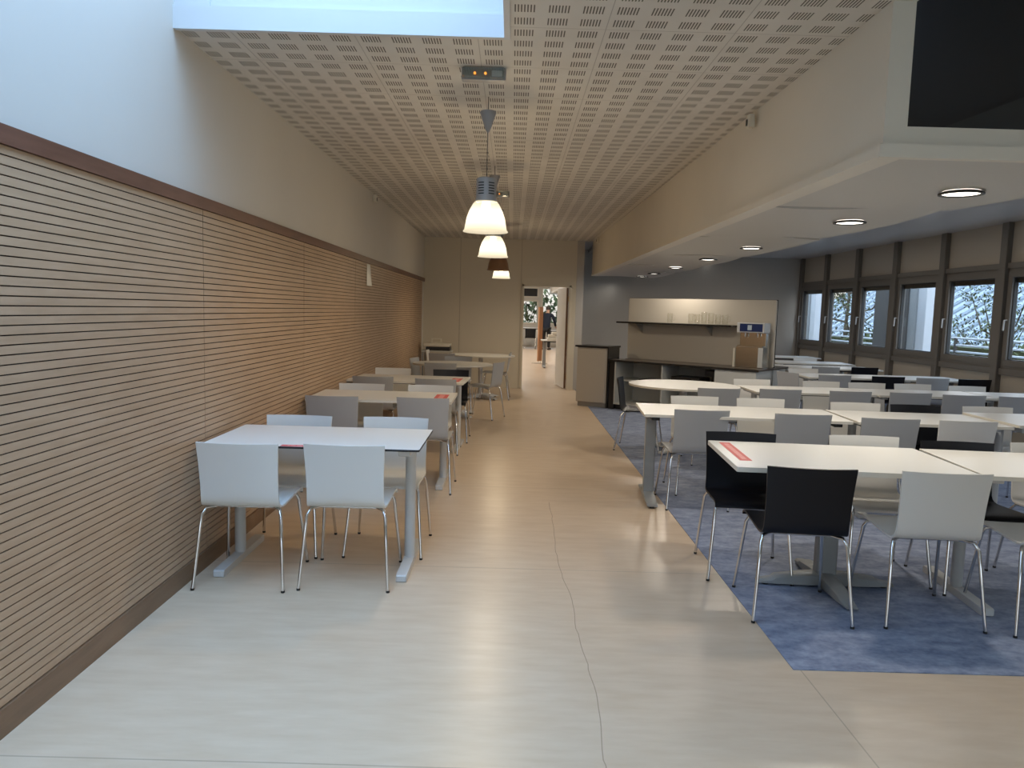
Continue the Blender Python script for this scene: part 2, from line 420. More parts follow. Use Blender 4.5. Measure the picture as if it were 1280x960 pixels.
MB().tr(T).tube([(.79, .04, 1.02), (.79, .095, 1.02), (.68, .095, 1.02)], .01).build('door_handle', M['chrome'], lf)
for z in (.25, 1.0, 1.75):
    MB().tube([(DX1 - .032, YP + .07, z - .05), (DX1 - .032, YP + .07, z + .05)], .008).build('hinge', M['brass'], d)
struct('wall_return', MB().box(1.2, 1.34, YP, YG + .1, 0, ZC), M['greywall'], 'grey return wall beside the doorway')
struct('wall_back', MB().box(1.34, XW, YG, YG + .1, 0, ZC), M['greywall'], 'grey glossy rear wall behind the serving counter')

# bulkhead and wavy canopy
bk = MB()
poly = [(1.575, 3.33), (1.50, 14.6), (1.60, 14.6), (1.675, 3.33)]
bk.prism(poly, 2.235, ZC)
bulk = struct('wall_bulkhead', bk, M['bulk'], 'long cream bulkhead dropping from the ceiling beside the aisle')
MB().prism([(1.545, 3.30), (1.49, 14.6), (1.60, 14.6), (1.66, 3.30)], 2.2, 2.245).build('edge_trim', M['bulk'], bulk)
ff = MB()
ff.box(1.675, XW, 3.33, 3.45, 2.235, 2.335); 
ff.build('front_beam', M['bulk'], bulk)
MB().box(1.545, XW, 3.29, 3.33, 2.196, 2.252).build('front_ledge', M['bulk'], bulk)
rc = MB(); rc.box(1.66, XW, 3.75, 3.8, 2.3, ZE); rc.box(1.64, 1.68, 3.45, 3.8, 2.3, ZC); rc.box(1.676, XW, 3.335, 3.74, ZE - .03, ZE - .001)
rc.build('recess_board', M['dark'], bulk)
MB().add([(1.72, 3.62, 2.30), (4.2, 3.62, 2.30), (4.2, 3.62, 3.30), (1.72, 3.74, 2.30), (4.2, 3.74, 2.30), (4.2, 3.74, 3.30)],
         [(0, 1, 2), (5, 4, 3), (0, 2, 5, 3), (0, 3, 4, 1), (1, 4, 5, 2)]).build('sloped_board', M['dark2'], bulk)
can = sthing('ceiling_canopy', 'white wavy suspended canopy with round downlights beside the bulkhead', 'canopy')
jts = [3.34, 4.86, 6.74, 8.95, 10.9, 12.8, 14.7]
def jy(k, x):   # wavy joint in plan
    if k == 0: return jts[0]
    return jts[k] + .055 * sin((x - 1.5) / 1.25 * 2 * PI + (.0 if k % 2 else 1.3))
def jz(x, k): return 2.2 - .004 + .012 * sin((x - 1.5) / 1.25 * 2 * PI + k * 1.9)
for k in range(6):
    top = []; bot = []; NX, NY = 24, 8
    for j in range(NY + 1):
        tt = j / NY; row = []; ym = jts[k] * (1 - tt) + jts[k + 1] * tt
        x0 = 1.60 - .055 * (ym - 3.33) / 11.3; x1 = 2.715 + .06 * sin(PI * tt)
        if k == 0: x1 = 2.98 - .22 * tt
        for i in range(NX + 1):
            x = x0 + (x1 - x0) * i / NX
            a = jy(k, x) + (.008 if k else 0); b2 = jy(k + 1, x) - .008
            z = 2.2 + .006 + (.007 * sin((x - 1.5) / 1.25 * 2 * PI + k * 2.4)) * (2 * tt - 1) ** 2 * (1 if not (k == 0 and tt < .5) else 0)
            row.append((x, a * (1 - tt) + b2 * tt, z))
        bot.append(row); top.append([(p[0], p[1], p[2] + .028) for p in row])
    b = MB(); b.grid(bot); b.grid(top)
    for j in range(NY):
        for i in (0, NX): b.add([bot[j][i], bot[j + 1][i], top[j + 1][i], top[j][i]], [(0, 1, 2, 3)])
    for i in range(NX):
        for j in (0, NY): b.add([bot[j][i], bot[j][i + 1], top[j][i + 1], top[j][i]], [(0, 1, 2, 3)])
    b.build('canopy_panel', M['canopy'], can, smooth=True)
struct('ceiling_side', MB().box(1.6, XW + .2, 3.81, YG + .1, 2.78, 2.87), M['greyceil'], 'grey glossy ceiling above the canopy by the windows', 'ceiling')
MB().box(1.2, 1.62, YP, YG, ZC, ZC + .05).build('ceiling_gap', M['greyceil'])
bpy.data.objects['ceiling_gap']['kind'] = 'structure'; tag(bpy.data.objects['ceiling_gap'], 'dark ceiling strip behind the end of the bulkhead', 'ceiling')

# ------------------------------------------------------------------ lights of the room
def add_light(kind, loc, energy, col, parent=None, **kw):
    ld = bpy.data.lights.new('lamp', kind); ld.energy = energy; ld.color = col
    for k, v in kw.items(): setattr(ld, k, v)
    o = bpy.data.objects.new('lamp_glow', ld); COL.objects.link(o); o.location = loc
    if parent is not None: o.parent = parent
    return o
WARM = (1.0, .79, .52); NEUT = (1.0, .90, .76)
dls = [4.14, 5.49, 7.73, 9.42, 11.29, 13.0, 14.2]
dnames = ['nearest the front ledge', 'second from the front ledge', 'third from the front ledge', 'fourth from the front ledge', 'fifth from the front ledge', 'second from the rear end', 'nearest the rear end']
for y, nm in zip(dls, dnames):
    o = thing('downlight', 'lit round downlight in the white canopy, ' + nm, 'downlight', (2.40, y, 2.2), 0, 'canopy downlights')
    MB().lathe([(.094, 0.004), (.112, -.004), (.112, -.012), (.098, -.014), (.092, -.006), (.092, .004)], 32).build('trim_ring', M['alud'], o, True)
    MB().lathe([(.0, -.006), (.05, -.0075), (.093, -.006)], 32).build('lens', M['dl'], o)
    add_light('AREA', (0, 0, -.03), 13, NEUT, o, shape='DISK', size=.17)
for x, y, nm in ((4.55, 14.9, 'above the counter corner'), (4.75, 9.55, 'nearest the third window'), (4.85, 11.5, 'between the other two')):
    o = thing('spotlight', 'tiny lit spot in the grey ceiling, ' + nm, 'spotlight', (x, y, 2.78), 0, 'grey ceiling spots')
    MB().lathe([(.05, 0), (.062, -.004), (.06, -.012), (.048, -.012)], 24).build('trim_ring', M['tleg'], o, True)
    MB().lathe([(0, -.010), (.049, -.010)], 24).build('lens', M['spot'], o)
    add_light('AREA', (0, 0, -.03), 5, NEUT, o, shape='DISK', size=.09)

def pendant(y, x, lit, label):
    o = thing('pendant_lamp', label, 'pendant lamp', (x, y, ZC), 0, 'pendant lamps along the aisle')
    zr = 2.0 - ZC
    # ceiling cone, cord, housing, shade
    MB().lathe([(.004, -.225), (.018, -.20), (.044, -.125), (.052, -.10), (.050, -.09), (.012, -.085)], 24, capt=True, capb=True).build('ceiling_cone', M['lampgrey'], o, True)
    MB().tube([(0, 0, -.0), (0, 0, zr + .33)], .0035, 6).build('cord', M['cord'], o)
    hb = MB().lathe([(.008, zr + .345), (.05, zr + .345), (.064, zr + .338), (.066, zr + .325), (.066, zr + .215), (.070, zr + .205), (.070, zr + .19)], 8 if False else 28, capt=True).build('housing', M['lampgrey'], o, True)
    for a in (-2.1, -1.0):
        vb = MB()
        for k in range(5):
            z = zr + .235 + k * .017
            R = .0668
            vb.grid([[(R * cos(a + tt), R * sin(a + tt), z) for tt in (-.32, -.2, 0, .2, .32)], [(R * cos(a + tt), R * sin(a + tt), z + .007) for tt in (-.32, -.2, 0, .2, .32)]])
        vb.build('vent_slot', M['black'], hb)
    prof = [(.066, zr + .20), (.085, zr + .178), (.108, zr + .135), (.125, zr + .085), (.135, zr + .03), (.139, zr + .012), (.146, zr + .006), (.146, zr)]
    inner = [(r - .004, z) for r, z in reversed(prof)]
    sh = MB().lathe(prof + inner, 40).build('lamp_shade', M['shade'] if lit else M['copper'], o, True)
    MB().lathe([(.008, zr + .20), (.026, zr + .19), (.034, zr + .14), (.03, zr + .10), (.016, zr + .075), (0, zr + .07)], 20).build('bulb', M['bulb'] if lit else M['offwhite'], o, True)
    if lit:
        L = add_light('POINT', (0, 0, zr + .04), 24, WARM, o, shadow_soft_size=.03)
pendant(4.95, -.192, True, 'lit glass-domed pendant lamp with vented grey housing, nearest the rooflight')
pendant(7.25, -.205, True, 'lit glass-domed pendant lamp hanging second from the rooflight')
pendant(9.65, -.20, False, 'unlit copper-brown pendant lamp between the lit ones')
pendant(12.05, -.20, True, 'lit pendant lamp nearest the end wall and door')
def exitlight(y, label):
    o = thing('emergency_light', label, 'emergency light', (-.2, y, ZC + .004), 0, 'emergency lights')
    MB().bbox(-.125, .125, 0, .055, -.07, 0, .004).build('housing', M['lampgrey'], o)
    MB().bbox(-.118, .118, -.03, -.0005, -.066, -.006, .006).build('cover', M['clear'], o)
    for x in (-.05, .01): MB().tube([(x, -.001, -.036), (x, -.012, -.036)], .007, 8).build('indicator', M['led'], o)
    MB().bbox(.045, .105, -.008, -.0006, -.05, -.02, .002).build('circuit_plate', M['tleg'], o)
exitlight(4.37, 'clear emergency light box with amber indicators on the ceiling, nearer the rooflight')
exitlight(8.75, 'clear emergency light box on the ceiling behind the first lit pendants')

# ------------------------------------------------------------------ window wall
pitch = 1.365; my = [16.475 - pitch * k for k in range(11)]   # mullion centres
ww = MB()
ww.box(XW, XW + .2, YB, my[-1], 0, ZE + .05); ww.box(XW, XW + .2, my[-1], 3.9, ZC - .1, ZE + .05)
wr = struct('wall_right', ww, M['apanel'], 'beige side wall before the row of windows')
fm = MB().bbox(XW - .03, XW + .12, my[-1], YG, .86, .94, .004)
fm.build('sill_rail', M['alu'], wr)
MB().bbox(XW - .03, XW + .12, my[-1], YG, 2.20, 2.27, .004).build('head_rail', M['alu'], wr)
for k in range(len(my)):
    y = my[k] - (.06 if k == 0 else 0)
    MB().bbox(XW - .06, XW + .13, y - .065, y + .065, 0, 2.78, .006).build('mullion', M['alu'], wr)
for k in range(len(my) - 1):
    y1, y0 = my[k] - .065, my[k + 1] + .065
    MB().box(XW + .01, XW + .06, y0, y1, .0, .86).build('lower_panel', M['apanel'], wr)
    MB().box(XW + .01, XW + .06, y0, y1, 2.27, 2.86).build('upper_panel', M['apanel'], wr)
    wd = sthing('window_%d' % (k + 1), 'grey framed window, %s from the grey rear wall' % ['first', 'second', 'third', 'fourth', 'fifth', 'sixth', 'seventh', 'eighth', 'ninth', 'tenth'][k], 'window')
    def frame(x0, x1, a0, a1, z0, z1, w, m, name):
        b = MB(); b.bbox(x0, x1, a0, a1, z0, z0 + w, .003); b.bbox(x0, x1, a0, a1, z1 - w, z1, .003)
        b.bbox(x0, x1, a0, a0 + w, z0 + w, z1 - w, .003); b.bbox(x0, x1, a1 - w, a1, z0 + w, z1 - w, .003)
        return b.build(name, m, wd)
    frame(XW - .01, XW + .09, y0, y1, .94, 2.20, .045, M['alu'], 'window_frame')
    frame(XW - .025, XW + .06, y0 + .04, y1 - .04, .98, 2.16, .07, M['alu'], 'sash')
    frame(XW + .0, XW + .05, y0 + .109, y1 - .109, 1.049, 2.091, .012, M['alud'], 'gasket')
    MB().box(XW + .02, XW + .026, y0 + .115, y1 - .115, 1.055, 2.085).build('pane', M['tintglass'], wd)
    MB().tube([(XW - .025, y1 - .075, 1.55), (XW - .06, y1 - .075, 1.55), (XW - .065, y1 - .075, 1.42)], .011).build('handle', M['tleg'], wd)
    if k in (0, 1, 2, 3, 4, 5): MB().box(XW + .03, XW + .10, y0 + .1, y1 - .1, 2.02, 2.10).build('blind_box', M['alud'], wd)
# sticker on the second window
# wall behind the camera, with unseen glazing added for frontal daylight
wb = MB(); wb.box(XL - .1, XW + .2, YB - .15, YB, 2.6, ZE + .05); wb.box(XL - .1, XL + .3, YB - .15, YB, 0, 2.6); wb.box(5.2, XW + .2, YB - .15, YB, 0, 2.6)
struct('wall_front', wb, M['wall'], 'entrance wall with tall glazing facing the room')
gd = sthing('window_front', 'tall glazed entrance front behind the camera', 'window')
b = MB()
for x in (-1.4, .25, 1.9, 3.55, 5.17): b.box(x - .03, x + .03, YB - .12, YB - .04, 0, 2.6)
b.box(-1.4, 5.2, YB - .12, YB - .04, 0, .08); b.build('window_frame', M['alu'], gd)
MB().box(-1.4, 5.2, YB - .09, YB - .08, .08, 2.6).build('pane', M['glass'], gd)

# ------------------------------------------------------------------ chairs
def shell_profile():
    return [(.222, .424), (.220, .436), (.208, .446), (.17, .452), (.10, .449), (.0, .442), (-.10, .436), (-.15, .436), (-.178, .441)], \
           [(-.178, .441), (-.197, .453), (-.207, .474), (-.213, .505), (-.220, .56), (-.229, .62), (-.238, .68), (-.247, .735), (-.255, .784)]
def chair_meshes():
    W = .207; TH = .010; NX = 10
    def sheet(prof, isback):
        up = []; 
        n = len(prof)
        def pt(i, x, off):
            y, z = prof[i]
            a = prof[max(i - 1, 0)]; c2 = prof[min(i + 1, n - 1)]
            dy, dz = c2[0] - a[0], c2[1] - a[1]; L = math.hypot(dy, dz); ny, nz = dz / L, -dy / L   # normal (down / backwards)
            u = x / W
            if isback:
                t = i / (n - 1); w = 1 - .035 * sin(PI * min(1, t * 1.05)) + .02 * t
                y2 = y - .018 * t * (1 - u * u) + .012 * t * u * u
                return (x * w, y2 + ny * -off, z + nz * -off)
            t = 1 - i / (n - 1); w = 1 + .02 * t
            return (x * w, y + ny * -off, z + nz * -off - .006 * (1 - u * u) * sin(PI * t))
        xs = [-W + 2 * W * k / NX for k in range(NX + 1)]
        A = [[pt(i, x, TH / 2) for x in xs] for i in range(n)]; B = [[pt(i, x, -TH / 2) for x in xs] for i in range(n)]
        b = MB(); b.grid(A); b.grid(B)
        for i in range(n - 1):
            for j in (0, NX): b.add([A[i][j], A[i + 1][j], B[i + 1][j], B[i][j]], [(0, 1, 2, 3)])
        for i in ((0, n - 1)):
            for j in range(NX): b.add([A[i][j], A[i][j + 1], B[i][j + 1], B[i][j]], [(0, 1, 2, 3)])
        return b
    sp, bp = shell_profile()
    out = {}
    for c in ('white', 'grey', 'black'):
        out['seat_' + c] = sheet(sp, False).mesh('seat', M['c' + c], True)
        out['back_' + c] = sheet(bp, True).mesh('backrest', M['c' + c], True)
    R = .0088
    def leg(sx, rear):
        if rear: foot = (sx * .236, -.250, .008); top = (sx * .205, -.185, .418); tin = (sx * .150, -.115, .421)
        else: foot = (sx * .232, .235, .008); top = (sx * .198, .165, .424); tin = (sx * .155, .150, .433)
        f, tp, ti = Vector(foot), Vector(top), Vector(tin)
        d = (tp - f); p = [f + d * k for k in (0, .5, .93)] + [tp * .72 + ti * .28 + Vector((sx * .004, 0, .000)), ti]
        p[3].z = .421
        return MB().tube(p, R, 10).mesh('leg', M['chrome'], True), MB().tube([f + Vector((0, 0, -.008)), f + d * .008], R + .0008, 10).mesh('foot_cap', M['rubber'], True)
    out['legs'] = [leg(sx, rr) for rr in (True, False) for sx in (-1, 1)]
    out['bars'] = [MB().tube([(-.150, -.115, .421), (.150, -.115, .421)], R, 10).mesh('crossbar', M['chrome'], True),
                   MB().tube([(-.155, .150, .433), (.155, .150, .433)], R, 10).mesh('crossbar', M['chrome'], True)]
    return out
CM = chair_meshes()
def chair(x, y, rz, colour, label, group):
    """x, y: floor point midway between the rear legs; rz = 0 faces +Y"""
    ox, oy = x - .25 * sin(rz), y + .25 * cos(rz)
    z = .004 if (x > 1.245 and y > 3.09) else 0
    o = thing('dining_chair', label, 'chair', (ox, oy, z), rz, group)
    link('seat', CM['seat_' + colour], o); link('backrest', CM['back_' + colour], o)
    for lm, cm in CM['legs']:
        l = link('leg', lm, o); link('foot_cap', cm, l)
    for bm_ in CM['bars']: link('crossbar', bm_, o)
    return o
A180 = PI
GL = 'chairs along the panelled wall'; GR = 'chairs on the carpet'
W_, G_, K_ = 'white', 'grey', 'black'
# table by table along the wood wall
chair(-1.395, 3.80, 0, W_, 'white chair back-on at the first panelled-wall table, nearer the panelling', GL)
chair(-.854, 3.84, 0, W_, 'white chair back-on at the first panelled-wall table, nearer the aisle', GL)
chair(-1.36, 4.83, A180, W_, 'white chair facing us across the first panelled-wall table, nearer the panelling', GL)
chair(-.74, 4.86, A180, W_, 'white chair facing us across the first panelled-wall table, nearer the aisle', GL)
chair(-1.42, 5.93, 0, G_, 'grey chair back-on at the second panelled-wall table, nearer the panelling', GL)
chair(-.70, 5.97, rad(-1), G_, 'grey chair back-on at the second panelled-wall table, nearer the aisle', GL)
chair(-1.38, 6.95, A180, W_, 'white chair facing us across the second panelled-wall table, nearer the panelling', GL)
chair(-.745, 6.98, A180, W_, 'white chair facing us across the second panelled-wall table, nearer the aisle', GL)
chair(-1.42, 7.70, 0, G_, 'grey chair back-on at the third panelled-wall table, nearer the panelling', GL)
chair(-.764, 7.61, 0, G_, 'grey chair back-on at the third panelled-wall table, nearer the aisle', GL)
chair(-1.39, 8.85, A180, W_, 'white chair facing us across the third panelled-wall table beside the panelling', GL)
chair(-.706, 8.83, A180, K_, 'black chair facing us across the third panelled-wall table', GL)
chair(-.93, 9.85, 0, G_, 'grey chair back-on to us at the round table nearer the panelled tables', GL)
chair(-1.40, 10.75, rad(-100), G_, 'grey chair between the panelling and the nearer round table, turned sideways', GL)
chair(-.80, 11.35, A180, G_, 'grey chair facing us across the nearer round table by the panelling', GL)
chair(-.16, 10.34, rad(70), G_, 'grey chair in the aisle turned sideways to the nearer round table', GL)
chair(-1.12, 12.05, 0, G_, 'grey chair back-on at the farther round table near the end wall', GL)
chair(-1.45, 12.9, rad(-90), W_, 'white chair at the farther round table, beside the tray machine', GL)
chair(-.02, 12.75, rad(88), G_, 'grey chair on the aisle edge of the farther round table near the door', GL)
# rows on the carpet
chair(1.46, 3.55, rad(-5), K_, 'black chair back-on at the front carpet table, nearest the aisle', GR)
chair(2.10, 3.53, rad(-3), W_, 'white chair back-on beside the black chair at the front carpet table', GR)
chair(2.69, 3.46, rad(-4), W_, 'white chair back-on at the front carpet row, cut by the picture edge', GR)
chair(1.43, 4.60, rad(180 - 6), K_, 'black chair facing us under the red-stickered end of the front carpet table', GR)
chair(2.19, 4.60, rad(177), W_, 'white chair facing us in the middle of the front carpet row', GR)
chair(2.69, 4.47, rad(175), K_, 'glossy black chair facing us at the front carpet row farther from the aisle', GR)
chair(3.25, 4.50, rad(177), W_, 'white chair facing us at the front carpet row beside the glossy black chair', GR)
chair(1.46, 5.66, 0, G_, 'grey chair back-on at the second carpet row, first from the aisle', GR)
chair(2.20, 5.58, rad(-2), G_, 'grey chair back-on at the second carpet row, second from the aisle', GR)
chair(2.80, 5.47, rad(-3), G_, 'grey chair back-on at the second carpet row, third from the aisle', GR)
chair(3.36, 5.45, rad(-2), W_, 'whitish chair back-on at the second carpet row, fourth from the aisle', GR)
chair(1.63, 6.62, A180, W_, 'white chair facing us across the second carpet row, first from the aisle', GR)
chair(2.20, 6.58, A180, W_, 'white chair facing us across the second carpet row, second from the aisle', GR)
chair(2.98, 6.46, rad(177), W_, 'white chair facing us across the second carpet row, immediately beside the black one', GR)
chair(3.48, 6.42, rad(177), K_, 'black chair facing us across the second carpet row', GR)
chair(4.10, 6.42, rad(178), W_, 'white chair facing us across the second carpet row, farthest from the aisle', GR)
chair(1.22, 8.40, rad(-106), K_, 'black chair side-on at the aisle edge of the round carpet table', GR)
chair(2.07, 7.42, 0, G_, 'grey chair back-on at the round end of the third carpet row', GR)
chair(2.71, 7.50, 0, G_, 'grey chair back-on at the third carpet row, second from the aisle', GR)
chair(3.41, 7.49, 0, G_, 'grey chair back-on at the third carpet row, third from the aisle', GR)
chair(4.02, 7.50, 0, G_, 'grey chair back-on at the third carpet row, fourth from the aisle', GR)
chair(4.51, 7.42, rad(-2), G_, 'grey chair back-on at the third carpet row, fifth from the aisle', GR)
chair(5.05, 7.39, rad(-2), G_, 'grey chair back-on at the third carpet row, by the picture edge', GR)
chair(2.77, 8.62, A180, W_, 'white chair facing us across the third carpet row, just past the round table', GR)
chair(3.56, 8.60, A180, W_, 'white chair facing us across the third carpet row, second past the round table', GR)
chair(4.07, 8.57, A180, W_, 'white chair facing us across the third carpet row, third past the round table', GR)
chair(4.60, 8.58, A180, W_, 'white chair facing us across the third carpet row, fourth past the round table', GR)
chair(5.17, 8.49, A180, W_, 'white chair facing us across the third carpet row, nearest the windows', GR)
chair(3.66, 9.95, rad(-70), G_, 'grey chair turned sideways at the counter end of the fourth carpet row', GR)
chair(4.17, 9.64, 0, G_, 'grey chair back-on at the fourth carpet row, nearest the counter', GR)
chair(4.85, 9.62, 0, K_, 'black chair back-on at the fourth carpet row, nearer the counter', GR)
chair(5.40, 9.58, 0, G_, 'grey chair back-on between the two black chairs of the fourth carpet row', GR)
chair(5.92, 9.55, 0, K_, 'black chair back-on at the fourth carpet row, beside the window wall', GR)
chair(4.17, 10.72, A180, W_, 'white chair facing us across the fourth carpet row near the counter', GR)
chair(4.73, 11.27, 0, G_, 'grey chair back-on at the fifth carpet row', GR)
chair(5.37, 11.38, rad(4), K_, 'black chair back-on at the fifth carpet row near the windows', GR)
chair(5.32, 13.62, A180, W_, 'white chair facing us across the sixth carpet row by the rear windows', GR)

# ------------------------------------------------------------------ tables
def rrect(x0, x1, y0, y1, r=.012, n=4):
    p = []
    for cx, cy, a in ((x1 - r, y0 + r, -90), (x1 - r, y1 - r, 0), (x0 + r, y1 - r, 90), (x0 + r, y0 + r, 180)):
        for k in range(n + 1):
            t = rad(a + 90 * k / n); p.append((cx + r * cos(t), cy + r * sin(t)))
    return p
def tbase(x, y): return .004 if (x > 1.245 and y > 3.09) else 0
def foot_T(o, x, m):   # round column on a bar foot
    MB().tube([(x, 0, .038), (x, 0, .70)], .031, 20).build('column', m, o, True)
    MB().bbox(x - .03, x + .03, -.34, .34, 0, .04, .006).build('foot', m, o)
def top_plate(o, poly, th, edge, zt=.74):
    b = MB(); b.prism(poly, zt - th, zt, .0015, 0, 1); return b.build('tabletop', [M['lam'], edge], o)
def rect_table(x, y, rz, L, D, kind, label, group, th=.022, edge='lamedge', zt=.74):
    o = thing('dining_table', label, 'table', (x, y, tbase(x - L / 2, y)), rz, group)
    tp = top_plate(o, rrect(-L / 2, L / 2, -D / 2, D / 2), th, M[edge], zt)
    MB().box(-L / 2 + .12, L / 2 - .12, -.03, .03, zt - th - .04, zt - th).build('under_frame', M['beam'], o)
    if kind == 'T':
        for sx in (-1, 1):
            foot_T(o, sx * (L / 2 - .09), M['tleg'])
            MB().bbox(sx * (L / 2 - .09) - .03, sx * (L / 2 - .09) + .03, -D / 2 + .06, D / 2 - .06, .69, zt - th, .003).build('top_bracket', M['tleg'], o)
    elif kind == 'C':
        for sx in (-1, 1):
            xx = sx * (L / 2 - .095)
            MB().bbox(xx - .042, xx + .042, -.03, .035, .05, zt - th, .006).build('column', M['tleg2'], o)
            f = MB(); f.add([(xx - .04, -.35, .018), (xx + .04, -.35, .018), (xx + .04, -.35, .035), (xx - .04, -.35, .035),
                             (xx - .042, 0, .018), (xx + .042, 0, .018), (xx + .042, 0, .065), (xx - .042, 0, .065),
                             (xx - .04, .35, .018), (xx + .04, .35, .018), (xx + .04, .35, .035), (xx - .04, .35, .035)],
                            [(0, 1, 2, 3), (0, 4, 5, 1), (1, 5, 6, 2), (2, 6, 7, 3), (3, 7, 4, 0), (4, 8, 9, 5), (5, 9, 10, 6), (6, 10, 11, 7), (7, 11, 8, 4), (8, 11, 10, 9)])
            ft = f.build('foot', M['tleg2'], o)
            for yy in (-.32, .32): MB().tube([(xx, yy, 0), (xx, yy, .02)], .018, 12).build('glide', M['rubber'], ft)
            MB().box(xx - .03, xx + .03, -D / 2 + .05, D / 2 - .05, zt - th - .03, zt - th).build('top_bracket', M['beam'], o)
    elif kind == 'S': star_base(o, 0, 0, True, zt - th)
    return o
def star_base(o, x, y, flat, ztop):
    if flat: MB().bbox(x - .055, x + .055, y - .035, y + .035, .05, ztop, .008).build('column', M['tleg2'], o)
    else: MB().tube([(x, y, .05), (x, y, ztop)], .036, 20).build('column', M['tleg'], o, True)
    for k in range(4):
        a = rad((45 if not flat else 3) + 90 * k); T = Matrix.Translation((x, y, 0)) @ Matrix.Rotation(a, 4, 'Z')
        R = .38 if flat else .40; b = MB().tr(T); prof = [(0, .045, .085), (.1, .045, .082), (.28, .040, .06), (R - .08, .036, .045), (R, .030, .032)]
        rows = []
        for u, w, z in prof: rows.append([(u, -w, .016), (u, -w, z - .012), (u, -w * .6, z), (u, w * .6, z), (u, w, z - .012), (u, w, .016), (u, -w, .016)])
        b.grid(rows); b.add(rows[-1][:6], [(0, 1, 2, 3, 4, 5)])
        f = b.build('foot', M['tleg2'] if flat else M['tleg'], o, True)
        MB().tr(T).tube([(R - .05, 0, 0), (R - .05, 0, .02)], .02, 12).build('glide', M['rubber'], f)
def round_table(x, y, r, label, group, sq=1.0):
    o = thing('round_table', label, 'table', (x, y, tbase(x, y)), 0, group)
    top_plate(o, [(r * cos(2 * PI * k / 64), r * sq * sin(2 * PI * k / 64)) for k in range(64)], .022, M['lamedge'])
    star_base(o, 0, 0, False, .718)
    return o
def sticker(tbl, x0, x1, y0, y1, zt=.74, along_y=True):
    s = MB().box(x0, x1, y0, y1, zt, zt + .0006).build('sticker', M['red'], tbl, label='red printed sticker strip')
    b = MB(); random.seed(3)
    L = (y1 - y0) if along_y else (x1 - x0); p = .035
    while p < L - .05:
        w = random.choice((.012, .018, .026)); 
        if along_y: b.box(x0 + (x1 - x0) * .3, x0 + (x1 - x0) * .7, y0 + p, y0 + p + w, zt + .0006, zt + .0009)
        else: b.box(x0 + p, x0 + p + w, y0 + (y1 - y0) * .3, y0 + (y1 - y0) * .7, zt + .0006, zt + .0009)
        p += w + .006
    b.build('lettering', M['pink'], s)
GT = 'tables along the panelled wall'; GC = 'tables on the carpet'
t1 = rect_table(-1.07, 4.33, rad(0), 1.18, .70, 'T', 'white table with black edge nearest us along the oak panelling', GT, .012, 'coreedge')
sticker(t1, -.16, .07, -.345, -.30, along_y=False)
t2 = rect_table(-1.08, 6.45, 0, 1.20, .70, 'T', 'pale table second from us along the oak panelling, red sticker at corner', GT)
sticker(t2, .43, .54, -.2, .18)
t3 = rect_table(-1.08, 8.10, rad(-3), 1.22, .74, 'T', 'pale table third from us along the oak panelling, red sticker at corner', GT)
sticker(t3, .44, .55, -.25, .15)
round_table(-.82, 10.52, .56, 'round pale table by the panelling, nearer of two', GT, .85)
round_table(-.52, 12.72, .58, 'round pale table near the end wall and doorway', GT, .85)
r1 = rect_table(1.80, 4.125, rad(-4), 1.22, .80, 'S', 'white star-footed table with red sticker at the front of the carpet', GC, .026)
sticker(r1, -.555, -.49, -.22, .34)
rect_table(3.03, 4.02, rad(-5), 1.22, .76, 'T', 'white table joined to the star-footed one at the front of the carpet', GC)
rect_table(1.83, 6.00, rad(-4), 1.56, .72, 'C', 'white table with flat grey legs starting the second carpet row', GC)
rect_table(3.19, 5.88, rad(-3), 1.13, .70, 'T', 'middle white table of the second carpet row', GC)
rect_table(4.36, 5.86, rad(-1), 1.18, .74, 'T', 'slightly taller white table of the second carpet row, farthest from the aisle', GC, zt=.755)
round_table(1.90, 8.22, .60, 'round white table at the aisle end of the third carpet row', GC, .95)
rect_table(3.13, 7.98, 0, 1.24, .70, 'T', 'white table next to the round one in the third carpet row', GC)
rect_table(4.38, 7.97, 0, 1.24, .70, 'T', 'white middle table of the third carpet row, past two others', GC)
rect_table(5.62, 7.94, rad(-1), 1.2, .70, 'T', 'white table of the third carpet row touching the window side', GC)
rect_table(4.50, 10.12, 0, 1.22, .72, 'T', 'white table of the fourth carpet row nearest the counter', GC)
rect_table(5.58, 10.12, 0, .92, .72, 'T', 'white table of the fourth carpet row against the windows', GC)
rect_table(4.95, 11.85, rad(-2), 1.5, .74, 'T', 'white table of the fifth carpet row behind the counter corner', GC)
rect_table(5.2, 13.10, rad(-4), 1.3, .74, 'T', 'white table of the sixth carpet row near the rear windows', GC)
rect_table(5.45, 14.9, 0, 1.1, .7, 'T', 'white table farthest back, before the grey rear wall', GC)

# ------------------------------------------------------------------ serving counter island
ang = math.atan2(-1.482, 1.839)
ct = thing('serving_counter', 'serving island with black worktop, open shelves and tall cream backboard', 'counter', (1.56, 11.76, .004), ang)
CL, CD, CH = 2.36, 1.18, .776
MB().bbox(-.03, CL, -.02, CD, CH - .028, CH, .004).build('worktop', M['ctop2'], ct)
MB().box(-.028, CL - .002, -.024, -.0195, CH - .03, CH - .001).build('worktop_edge', M['ctop'], ct)
MB().bbox(-.02, .07, 0, CD - .02, 0, CH - .028, .003).build('end_panel', M['ctop'], ct)
def cbx(name, *a, m='cabw'): return MB().box(*a).build(name, M[m], ct)
cbx('plinth', .08, CL - .1, .05, .55, 0, .08, m='ctop')
cbx('base_panel', .07, CL - .04, .0, .58, .08, .10)
cbx('back_panel', .07, CL - .04, .56, .58, .10, CH - .028)
cbx('side_panel', CL - .06, CL - .04, .0, .60, .10, CH - .028)
cbx('side_panel', CL - .06, CL - .04, .66, CD - .03, .02, CH - .028)
cbx('side_panel', .071, .09, .0, .56, .10, CH - .028)
for u in (.88, 1.72): cbx('divider', u, u + .02, .0, .56, .10, CH - .028)
